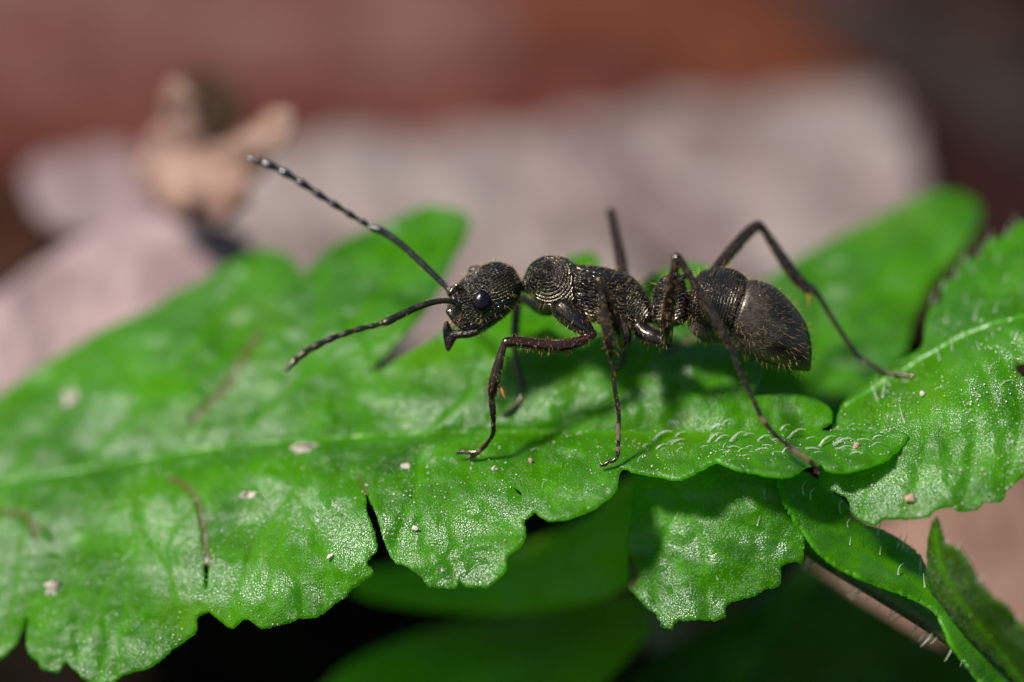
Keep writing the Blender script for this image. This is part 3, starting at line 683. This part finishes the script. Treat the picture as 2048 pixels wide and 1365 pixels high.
dv = []; df = []
def grain(p, r):
    k = len(dv)
    a = np.array([(1,0,0),(-1,0,0),(0,1,0),(0,-1,0),(0,0,1),(0,0,-1)], float) * r * rng.uniform(0.6, 1.3, (6, 1))
    dv.extend((p + q) for q in a)
    for f in ((0,2,4),(2,1,4),(1,3,4),(3,0,4),(2,0,5),(1,2,5),(3,1,5),(0,3,5)): df.append(tuple(k + i for i in f))
main_poly = np.array(MAIN_OUT, float); right_poly = np.array(RIGHT_OUT, float)
for poly, dep, ctl, seed, rip, num, box in ((main_poly, Depth(MAIN_CTL, CREASE), 0, 2.0, 0.12, 7500, (0, 1812, 860, 1370)), (right_poly, Depth(RIGHT_CTL), 0, 5.0, 0.09, 2400, (1640, 2100, 640, 1050))):
    P = np.c_[rng.uniform(box[0], box[1], num), rng.uniform(box[2], box[3], num)]
    P = P[in_poly(P, poly)]
    P = P[np.array([noise.noise((x * 0.012, y * 0.012, 4.0)) + random.uniform(-0.3, 0.3) > 0.02 for x, y in P])]
    d = dep(P) + fbm2(P, 0.012, rip, seed) - 0.075
    Q = W(P[:, 0], P[:, 1], d)
    for q in Q: grain(q, 0.0085 + 0.014 * random.random() ** 3)
dust = mesh_obj("leaf_dust", dv, df, plain("dust_white", (0.62, 0.60, 0.54), 0.6, 0.4), None, False)
props(dust, "fine white grains scattered over the leaves", "dust", kind="stuff")

# ------------------------------------------------------------------ the ant
ant = empty("ant", W(1235, 935, -0.4))
props(ant, "black ant with golden hairs and grooved armour standing on the lobed leaf", "ant")
B = Shell()
# values carried per vertex: region (0 head, 1 thorax, 2 petiole, 3 gaster, 4 leg, 5 antenna, 6 pale foot), redness
HEAD, THX, PET, GAS, LEG, ANTN = range(6)
def st(rows, dc=0.0): return [(*r, dc) if len(r) == 5 else r for r in rows]
B.loft(st([(1041,562,1043,584,0.10),(1037,553,1042,590,0.26),(1028,537,1036,603,0.40),(1010,527,1025,619,0.50),(988,524,1008,636,0.555),(965,531,990,649,0.58),(945,543,974,660,0.58),(928,556,958,667,0.54),(914,569,943,671,0.47),(904,578,931,667,0.40),(898,592,920,657,0.33),(895,610,910,648,0.26),(895,624,902,642,0.14)]), (HEAD, 0))
B.ellipsoid(906, 585, -0.16, 13, 11, 12, (HEAD, 0), 0.4)
B.ellipsoid(906, 583, 0.18, 13, 11, 12, (HEAD, 0), 0.4)
B.tube([(905,578,-0.2,5),(918,573,-0.26,6),(930,575,-0.30,5)], (HEAD, 0), 10)
B.tube([(897,622,-0.20,7),(912,640,-0.26,8),(926,655,-0.28,7)], (HEAD, 0), 10)
B.loft(st([(1030,560,1030,580,0.12),(1042,565,1043,582,0.15),(1050,548,1056,588,0.26),(1062,527,1072,601,0.38),(1084,514,1092,617,0.47),(1108,512,1112,626,0.48),(1130,516,1130,629,0.44),(1143,524,1146,629,0.385),(1151,529,1153,629,0.355),(1165,530,1165,636,0.385),(1190,532,1188,646,0.40),(1214,536,1212,652,0.40),(1238,543,1238,654,0.39),(1262,553,1262,655,0.37),(1282,571,1280,655,0.33),(1295,592,1292,652,0.26),(1304,614,1303,646,0.14)]), (THX, 0))
B.loft(st([(1292,626,1294,648,0.12),(1303,612,1305,647,0.16),(1307,582,1310,647,0.30),(1318,560,1322,650,0.39),(1335,550,1338,653,0.42),(1355,547,1353,653,0.41),(1368,553,1365,649,0.36),(1374,580,1373,641,0.24),(1384,604,1384,634,0.14)]), (PET, 0))
B.tube([(1362,556,-0.22,7),(1377,549,-0.28,4.5),(1393,536,-0.33,0.6)], (PET, 0), 8)
B.tube([(1362,556,0.22,7),(1374,551,0.28,4.5),(1386,541,0.33,0.6)], (PET, 0), 8)
B.tube([(1362,642,-0.2,5),(1370,654,-0.22,0.6)], (PET, 0), 8)
B.loft(st([(1374,598,1370,630,0.12),(1380,580,1373,640,0.28),(1386,563,1377,655,0.42),(1399,546,1388,670,0.53),(1420,537,1405,682,0.60),(1445,535,1422,686,0.63),(1470,540,1438,685,0.63),(1486,549,1449,686,0.61),(1495,558,1455,687,0.605)]), (GAS, 0))
B.loft(st([(1484,566,1450,676,0.52),(1498,561,1458,690,0.60),(1512,560,1468,697,0.625),(1530,565,1486,707,0.63),(1552,576,1511,718,0.61),(1575,597,1541,728,0.56),(1597,624,1571,736,0.46),(1614,653,1596,741,0.34),(1623,690,1611,743,0.20),(1623,720,1617,743,0.10),(1621,738,1619,742,0.03)]), (GAS, 1))
# coxae and legs
PALE = 1.0
def leg(pts, red, pale_from=None):
    A = np.zeros((len(pts), 2)); A[:, 0] = LEG; A[:, 1] = red
    B.tube(pts, A, 12, 6)
def tarsus(pts, red=0.2, bands=()):
    A = np.zeros((len(pts), 2)); A[:, 0] = LEG; A[:, 1] = red
    for b in bands: A[b, 1] = 2.0
    B.tube(pts, A, 10, 5)
# near front
B.tube([(1122,615,-0.26,24),(1140,630,-0.32,25),(1160,648,-0.38,21),(1176,662,-0.42,14),(1184,668,-0.44,10)], (LEG, 0), 16)
leg([(1186,666,-0.44,10),(1180,674,-0.46,8.5),(1164,682,-0.50,10.5),(1134,691,-0.56,14),(1104,692,-0.60,14.5),(1072,689,-0.64,12.5),(1042,685,-0.68,11.5),(1016,685,-0.72,11),(1009,688,-0.73,9)], 1.0)
leg([(1010,686,-0.73,7),(1004,702,-0.72,7.5),(998,725,-0.70,9.5),(991,752,-0.66,11),(986,776,-0.60,10.5),(984,792,-0.56,8.5)], 0.7)
tarsus([(983,794,-0.55,5.5),(984,808,-0.52,7),(986,828,-0.46,6.2),(987,850,-0.38,5.2),(986,868,-0.28,5),(979,880,-0.20,4.2),(970,892,-0.10,5),(958,903,0.0,5.2),(947,914,0.10,4.0)], 0.25, (7,))
tarsus([(957,904,0.0,4),(940,905,0.05,4),(924,904,0.10,5),(919,907,0.12,2)], 0.6)
# near middle
B.tube([(1242,640,-0.24,15),(1250,664,-0.32,13),(1250,686,-0.40,10.5),(1243,694,-0.46,8)], (LEG, 0.4), 14)
leg([(1246,692,-0.45,9),(1241,684,-0.52,10),(1234,655,-0.80,12),(1223,615,-1.0,11),(1208,578,-1.2,9),(1199,561,-1.28,9)], 0.9)
leg([(1197,559,-1.30,8),(1201,580,-1.28,7),(1205,605,-1.24,8),(1210,640,-1.18,10),(1216,676,-1.10,10),(1221,705,-1.02,7.5),(1223,714,-0.98,5.5)], 0.6)
tarsus([(1222,712,-0.98,4.5),(1225,740,-0.93,4.2),(1230,780,-0.86,5),(1236,815,-0.79,5),(1238,838,-0.75,4.2),(1237,850,-0.72,5),(1237,878,-0.67,4.8),(1237,884,-0.66,3.8),(1236,898,-0.63,5),(1235,911,-0.61,4),(1228,921,-0.60,4.5),(1216,925,-0.60,4),(1208,931,-0.60,4.5)], 0.1, (5, 6, 8))
# near hind
B.tube([(1276,652,-0.22,15),(1290,668,-0.30,19),(1308,676,-0.38,19),(1325,684,-0.46,13),(1337,692,-0.50,8)], (LEG, 0), 16)
leg([(1338,694,-0.50,8),(1334,682,-0.56,10),(1334,655,-0.76,13.5),(1338,618,-1.0,13),(1343,580,-1.24,11.5),(1349,540,-1.42,9.5),(1352,514,-1.5,9)], 0.6)
leg([(1352,513,-1.5,8.5),(1362,524,-1.5,7.5),(1378,550,-1.5,8),(1402,592,-1.49,9),(1427,637,-1.48,9.5),(1448,671,-1.47,8.5),(1458,686,-1.46,6.5)], 0.4)
tarsus([(1458,684,-1.46,5),(1466,706,-1.46,5),(1480,742,-1.45,5),(1500,785,-1.45,4.8),(1518,824,-1.44,5),(1525,838,-1.44,5),(1546,866,-1.44,5),(1565,882,-1.44,4.4),(1590,903,-1.44,5.4),(1612,918,-1.42,4.6),(1630,932,-1.38,5),(1638,944,-1.34,3.5)], 0.15, (5, 8, 9))
# far front
leg([(1110,612,0.30,20),(1085,618,0.55,14),(1060,605,0.85,10),(1036,592,1.15,9)], 1.0)
leg([(1036,590,1.15,9),(1033,620,1.16,9.5),(1030,660,1.16,9),(1029,692,1.14,7.5),(1029,702,1.12,6)], 1.4)
tarsus([(1029,700,1.12,5),(1034,730,1.06,6),(1043,765,0.98,6),(1045,785,0.94,5),(1036,805,0.88,4.5),(1024,819,0.84,5),(1010,830,0.80,4.5)], 1.2)
# far middle
leg([(1262,620,0.30,12),(1254,585,0.62,13),(1244,540,1.02,12),(1234,490,1.46,11),(1225,445,1.86,10.5),(1221,424,2.04,10.5)], 0.8)
leg([(1221,424,2.06,9),(1232,470,2.02,8),(1246,540,1.85,9),(1256,610,1.62,9),(1258,650,1.45,6)], 0.7)
tarsus([(1258,650,1.45,5),(1254,680,1.20,5),(1248,710,1.02,5),(1240,730,0.92,4),(1232,740,0.86,3)], 0.3)
# far hind
leg([(1398,600,0.25,12),(1420,560,0.50,13),(1440,530,0.66,12.5),(1474,490,0.90,12.5),(1502,461,1.10,12),(1518,450,1.20,10)], 0.5)
leg([(1518,449,1.20,9),(1530,464,1.20,8.5),(1548,492,1.20,10.5),(1578,537,1.18,12.5),(1606,570,1.16,12.5),(1626,582,1.14,10)], 0.2)
tarsus([(1624,576,1.14,8),(1638,592,1.13,5.6),(1660,630,1.10,5.2),(1688,673,1.06,5),(1713,709,1.02,5.4),(1720,715,1.01,4.4),(1744,730,0.92,4.6),(1766,743,0.84,4.4),(1796,749,0.74,4.2),(1824,753,0.64,4)], 0.1)
# claws
for x, y, d, dx in ((1209,931,-0.60,-9),(920,906,0.11,-8),(946,914,0.10,-7),(1637,942,-1.35,5),(1823,753,0.64,9),(1011,830,0.80,-6)):
    for q in (-2, 3):
        B.tube([(x,y,d,3.2),(x+dx*0.6,y-1+q*0.6,d-0.02,2.4),(x+dx,y+3+q,d+0.02,0.8)], np.array([(LEG,0.5)]*3), 8, 4)
# antennae
def beads(n, depth=0.2): return lambda t: 1 + depth * np.cos(2 * np.pi * (t * n) + np.pi) * (t < 0.9)
B.tube([(905,592,0.16,6),(898,580,0.18,6),(880,562,0.24,6.2),(850,533,0.34,7),(815,500,0.46,7.2),(785,476,0.56,7.4),(762,462,0.62,8.2),(748,457,0.66,8)], (ANTN, 0), 12)
B.tube([(748,459,0.66,5.5),(735,450,0.68,5.2),(708,434,0.72,5.6),(675,413,0.77,6.2),(640,391,0.82,6.6),(604,367,0.88,7.2),(566,344,0.94,7.8),(530,327,1.0,7.6),(508,320,1.04,6),(493,317,1.06,2.5)], (ANTN, 0), 12, 14, beads(10.0))
B.tube([(928,614,-0.34,6),(917,610,-0.44,6.6),(905,604,-0.50,6),(888,602,-0.58,6),(862,606,-0.70,6.4),(830,617,-0.82,7),(800,631,-0.92,7.6),(776,643,-1.0,8.4),(769,646,-1.02,7.5)], (ANTN, 0.1), 12)
B.tube([(771,645,-1.02,5.5),(755,650,-1.06,5.2),(730,656,-1.12,5.6),(700,664,-1.20,6.0),(670,675,-1.28,6.4),(640,688,-1.37,6.8),(612,704,-1.46,7.2),(590,722,-1.54,6.8),(577,736,-1.6,5),(570,743,-1.63,2.5)], (ANTN, 0.1), 12, 14, beads(9.5, 0.13))

SV, SF, SA = B.get()
tmp = bpy.data.meshes.new("tmp"); tmp.from_pydata(SV.tolist(), [], SF); tmp.update()
tob = bpy.data.objects.new("tmp", tmp); COL.objects.link(tob)
md = tob.modifiers.new("r", 'REMESH'); md.mode = 'VOXEL'; md.voxel_size = 0.0145; md.adaptivity = 0.0
m2 = tob.modifiers.new("s", 'SMOOTH'); m2.factor = 0.5; m2.iterations = 3
dg = bpy.context.evaluated_depsgraph_get(); dg.update()
rem = bpy.data.meshes.new_from_object(tob.evaluated_get(dg))
bpy.data.objects.remove(tob); bpy.data.meshes.remove(tmp)
nv = len(rem.vertices)
BV = np.empty(nv * 3); rem.vertices.foreach_get("co", BV); BV = BV.reshape(-1, 3)
kd = kdtree.KDTree(len(SV))
for i, v in enumerate(SV): kd.insert(v, i)
kd.balance()
near = np.array([kd.find(v)[1] for v in BV])
REG, RED = np.rint(SA[near, 0]), SA[near, 1]
# back to the flat side view: x, y in hundredths, d in units
rel = BV - CAM
D_ = rel @ FWD; X = 1024 + (rel @ RGT) * DIST / D_ * 100; Y = 682.5 - (rel @ UPV) * DIST / D_ * 100; D_ = D_ - DIST
# the hollow the near antenna sits in, and the suture of the pronotum
off = np.zeros(nv)
g = np.exp(-(((X - 917) / 9) ** 2 + ((Y - 594) / 15) ** 2)) * (REG == HEAD)
off += np.where(D_ < 0, 0.13, -0.13) * g
sut = np.exp(-((X - (1143 + (Y - 525) * 0.12)) / 3.0) ** 2) * (REG == THX)
gs = np.exp(-((seg_dist(np.c_[X, Y], [(1494,556),(1452,690)])) / 2.4) ** 2) * (REG == GAS)
mes = np.exp(-((seg_dist(np.c_[X, Y], [(1150,585),(1190,590),(1240,575),(1275,590)])) / 4.0) ** 2) * (REG == THX) * (D_ < -0.15)
m3 = np.exp(-((seg_dist(np.c_[X, Y], [(1512,700),(1540,675),(1560,652),(1600,640)])) / 2.2) ** 2) * (REG == GAS)
off += np.sign(-D_) * (0.035 * sut + 0.06 * gs + 0.04 * mes)
BV = BV + off[:, None] * FWD
# grooves
phase = np.zeros(nv); amp = np.zeros(nv)
k = REG == HEAD
ax = np.array((-133.0, 80.0)); ax /= np.linalg.norm(ax)
perp = (X - 968) * -ax[1] + (Y - 596) * ax[0]; along = (X - 968) * ax[0] + (Y - 596) * ax[1]
ph = perp + 10 * np.exp(-(((X - 963) ** 2 + (Y - 604) ** 2) / 26.0 ** 2)) * np.sign(perp)
ph = ph + D_ * 18
phase[k] = ph[k] / 6.0 * 2 * np.pi; amp[k] = np.clip((X[k] - 905) / 20, 0, 1)
k = REG == THX
r = np.sqrt(((X - 1096) * 1.15) ** 2 + ((Y - 547)) ** 2 + (np.maximum(0, D_ + 0.4) * 60) ** 2)
pro = k & (X < 1146 + (Y - 525) * 0.12)
phase[pro] = r[pro] / 7.2 * 2 * np.pi; amp[pro] = 1.0
mid_ = k & ~pro
bend = Y + 0.0012 * (X - 1225) ** 2 - 0.10 * (X - 1225)
phase[mid_] = bend[mid_] / 7.6 * 2 * np.pi; amp[mid_] = np.where(Y[mid_] < 560, 0.35, 1.0)
rear = mid_ & (X > 1252) & (Y < 640)
amp[mid_ & (np.abs(X - 1252) < 6)] *= 0.5
phase[rear] = ((X + 0.62 * Y)[rear]) / 6.8 * 2 * np.pi
k = REG == PET
phase[k] = (Y + 0.25 * (X - 1335) + 0.004 * (X - 1335) ** 2)[k] / 7.0 * 2 * np.pi; amp[k] = 1.0
k = (REG == GAS) & (RED < 0.5)
phase[k] = (X + 0.30 * (Y - 600))[k] / 6.6 * 2 * np.pi; amp[k] = 0.9 * np.exp(-(seg_dist(np.c_[X, Y], [(1376,640),(1420,592),(1475,560)])[k] / 24) ** 2) + 0.10
amp *= 1 - np.clip(sut + gs + mes, 0, 1)
red = np.where((REG == LEG), np.minimum(RED, 1.2) * np.where((X < 1195) & (D_ < 0) & (Y < 720), 1.0, 0.55), 0.0)
pale = np.where((REG == LEG) & (RED > 1.45), np.clip((RED - 1.3) / 0.6, 0, 1), 0.0)
body_f = np.where(REG <= GAS, 1.0, 0.0)
patch = np.where((REG == GAS) & (RED > 0.5), np.exp(-(((X - 1495) / 32) ** 2 + ((Y - 622) / 45) ** 2)), 0)

ao = np.array(ant.location)
rem.vertices.foreach_set("co", (BV - ao).ravel())
for nm, a in (("phase", phase), ("amp", amp), ("red", red), ("pale", pale), ("trunk", body_f), ("patch", patch), ("dull", np.where(((REG == GAS) & (RED > 0.5)) | ((REG == ANTN) & (D_ < -0.3)), 1.0, 0.0)), ("cool", np.where((REG == ANTN) & (D_ > -0.3), 1.0, 0.0))):
    at = rem.attributes.new(nm, 'FLOAT', 'POINT'); at.data.foreach_set("value", np.asarray(a, np.float32))
rem.polygons.foreach_set("use_smooth", [True] * len(rem.polygons))
rem.update()
t = NT("ant_cuticle")
wob = t.noise(9.0, 3, 0.6)
gro = t.math('SINE', t.math('ADD', t.attr("phase"), t.math('MULTIPLY', wob, 3.0)))
gro = t.math('MULTIPLY', gro, t.math('MULTIPLY', t.attr("amp"), t.ramp(t.noise(9, 2), 0.3, 0.6, 0.45, 1.0)))
n1 = t.bump(gro, 0.042, 1.0)
n2 = t.bump(t.noise(30, 2, 0.5), 0.004, 0.8, n1)
base = t.mix(t.noise(5, 3), (0.0022, 0.002, 0.0017), (0.006, 0.005, 0.004))
base = t.mix(t.math('MULTIPLY', t.attr("red"), 0.8, clamp=True), base, (0.020, 0.004, 0.002))
base = t.mix(t.attr("pale"), base, (0.16, 0.11, 0.08))
base = t.mix(t.math('MULTIPLY', t.attr("patch"), t.ramp(t.noise(6, 4), 0.35, 0.65)), base, (0.034, 0.029, 0.023))
rg = t.ramp(t.noise(12, 3), 0.3, 0.7, 0.17, 0.30)
rg = t.math('ADD', rg, t.math('MULTIPLY', t.attr("dull"), t.ramp(t.noise(5, 3), 0.35, 0.65, 0.06, 0.26)))
p = t.principled(base, rg, n2, 1.0)
t.link(t.mix(t.attr("cool"), (1.0, 0.88, 0.70), (0.86, 0.93, 1.0)), p.inputs["Specular Tint"])
rem.materials.clear(); rem.materials.append(t.finish(p.outputs[0]))
body = bpy.data.objects.new("body", rem); rem.name = "body"
COL.objects.link(body); body.parent = ant

# eyes
t = NT("ant_eye")
fac = t.bump(t.math('SUBTRACT', 1.0, t.voronoi(42, 'F1', "Distance")), 0.006, 0.5)
M_EYE = t.finish(t.principled((0.004, 0.003, 0.005), 0.2, fac, 0.45).outputs[0])
for x, y, d, rx, ry, rd, rot in ((963.5, 604, -0.545, 18.5, 22.5, 14, -0.18), (950, 543, 0.46, 14, 12, 12, 0.3)):
    s = Shell(); s.ellipsoid(x, y, d, rx, ry, rd, np.zeros(1), rot, 26, 32); V, F, _ = s.get()
    mesh_obj("eye", V, F, M_EYE, ant)
# mandibles
t = NT("ant_mandible")
M_MAN = t.finish(t.principled((0.012, 0.005, 0.003), 0.36, t.bump(t.noise(20, 3), 0.03), 0.5, ).outputs[0])
for dz in (-0.20, 0.18):
    s = Shell()
    s.tube([(955,663,dz-0.05,7),(938,668,dz-0.05,8),(921,669,dz-0.03,8.5),(905,671,dz,9),(897,676,dz,7)], np.zeros(1), 12)
    s.loft([(889,645,896,642,0.04,dz),(887,655,900,651,0.06,dz),(886,664,907,663,0.075,dz),(887,676,916,672,0.075,dz),(889,687,911,682,0.06,dz),(891,696,905,692,0.045,dz),(894,703,899,702,0.02,dz)], np.zeros(1), 20, 4)
    for tx, ty in ((903,660),(909,661),(915,662)): s.tube([(tx,ty+5,dz,2.6),(tx-1,ty-3,dz,0.5)], np.zeros(1), 6, 3)
    V, F, _ = s.get(); mesh_obj("mandible", V, F, M_MAN, ant)
# tibial spurs
M_SPUR = plain("spur_gold", (0.45, 0.22, 0.03), 0.35, 0.5, Transmission_Weight=0.3)
for pts in ([(1001,774,-0.60,3.2),(1005,784,-0.60,4.2),(1008,791,-0.60,3),(1011,798,-0.60,0.8)], [(1616,580,1.13,2.2),(1618,592,1.13,3.0),(1618,604,1.13,2),(1617,616,1.13,0.5)], [(1229,700,-1.0,1.8),(1233,706,-1.0,1.2),(1238,714,-1.0,0.4)]):
    s = Shell(); s.tube(pts, np.zeros(1), 8); V, F, _ = s.get(); mesh_obj("leg_spur", V, F, M_SPUR, ant)

# hairs of the ant
BN = np.empty(nv * 3); rem.vertices.foreach_get("normal", BN); BN = BN.reshape(-1, 3)
hv = []; hf = []; hn = 0
def hairs(idx, length, rad, dirs, bend):
    global hn
    for i, L, d, bd in zip(idx, length, dirs, bend):
        p = BV[i]; n = d / np.linalg.norm(d)
        a = np.cross(n, (0.3, 0.5, 0.8)); a /= np.linalg.norm(a); b = np.cross(n, a)
        mid = p + n * L * 0.55; tip = p + n * L + bd * L
        for c, r in ((p - n * 0.02, rad), (mid, rad * 0.75)):
            for w in (0, 2.094, 4.189): hv.append(c + r * (math.cos(w) * a + math.sin(w) * b))
        hv.append(tip)
        for q in range(3):
            r = (q + 1) % 3
            hf.append((hn + q, hn + r, hn + 3 + r, hn + 3 + q)); hf.append((hn + 3 + q, hn + 3 + r, hn + 6))
        hn += 7
tail = np.array(RGT) * 0.8 - UPV * 0.25
trunk = np.where((REG <= GAS))[0]; legs_i = np.where(REG == LEG)[0]; ant_i = np.where(REG == ANTN)[0]
ii = rng.choice(trunk, 1300, False)
keep = ~((REG[ii] == HEAD) & (X[ii] < 912) & (Y[ii] > 585) & (Y[ii] < 620)); ii = ii[keep]
dirs = BN[ii] + np.where((REG[ii] == HEAD)[:, None], -0.35 * tail, 0.45 * tail) + rng.normal(0, 0.22, (len(ii), 3))
hairs(ii, rng.uniform(0.08, 0.19, len(ii)) * np.where(REG[ii] == GAS, 1.15, 1.0), 0.0036, dirs, 0.12 * np.tile(tail, (len(ii), 1)))
ii = rng.choice(legs_i, 1500, False)
down = -UPV * 0.6
hairs(ii, rng.uniform(0.05, 0.115, len(ii)), 0.0034, BN[ii] + down + rng.normal(0, 0.2, (len(ii), 3)), np.zeros((len(ii), 3)))
ii = rng.choice(ant_i, 260, False)
hairs(ii, rng.uniform(0.03, 0.07, len(ii)), 0.0045, BN[ii] - 0.6 * RGT, np.zeros((len(ii), 3)))
ii = np.where((REG == HEAD) & (X < 925) & (Y > 630))[0]; ii = rng.choice(ii, min(34, len(ii)), False)
hairs(ii, rng.uniform(0.12, 0.24, len(ii)), 0.0055, BN[ii] - 0.5 * UPV - 0.5 * RGT + rng.normal(0, 0.2, (len(ii), 3)), np.zeros((len(ii), 3)))
M_SETA = plain("ant_hair_gold", (0.34, 0.21, 0.08), 0.35, 0.6)
o = mesh_obj("body_hair", hv, hf, M_SETA, ant, False); o["kind"] = "stuff"
# short hairs lying flat on the armour
hv = []; hf = []; hn = 0
ii = rng.choice(trunk, 4200, False); ii = ii[~((REG[ii] == GAS) & (rng.random(len(ii)) < 0.5))]
nrm = BN[ii]
flow = np.where((REG[ii] == HEAD)[:, None], -tail, tail) + rng.normal(0, 0.35, (len(ii), 3))
flow -= nrm * (flow * nrm).sum(1)[:, None]
hairs(ii, rng.uniform(0.05, 0.10, len(ii)), 0.0032, flow + 0.35 * nrm * np.linalg.norm(flow, axis=1)[:, None], -0.12 * nrm)
pk = np.where((REG == GAS) & (D_ < 0) & ((((X - 1500) / 40) ** 2 + ((Y - 625) / 52) ** 2 < 1 + 0.8 * np.array([noise.noise((a * 0.06, b * 0.06, 2)) for a, b in zip(X, Y)])) | (seg_dist(np.c_[X, Y], [(1480,690),(1520,690),(1560,660)]) < 13) | (seg_dist(np.c_[X, Y], [(1390,655),(1420,672),(1470,686)]) < 10)))[0]
ii = rng.choice(pk, min(2300, len(pk)), False); nrm = BN[ii]; flow = np.tile(tail, (len(ii), 1)) + rng.normal(0, 0.3, (len(ii), 3))
flow -= nrm * (flow * nrm).sum(1)[:, None]
hairs(ii, rng.uniform(0.04, 0.07, len(ii)), 0.0030, flow + 0.3 * nrm, -0.12 * nrm)
ii = rng.choice(legs_i, 2600, False); nrm = BN[ii]; flow = np.tile(-UPV - 0.1 * RGT, (len(ii), 1)) + rng.normal(0, 0.35, (len(ii), 3))
flow -= nrm * (flow * nrm).sum(1)[:, None]
hairs(ii, rng.uniform(0.025, 0.05, len(ii)), 0.0030, flow + 0.4 * nrm, -0.1 * nrm)
t = NT("ant_down_gold")
M_DOWN = t.finish(t.principled((0.15, 0.125, 0.09), 0.3, None, 0.5).outputs[0])
o = mesh_obj("body_down", hv, hf, M_DOWN, ant, False); o["kind"] = "stuff"
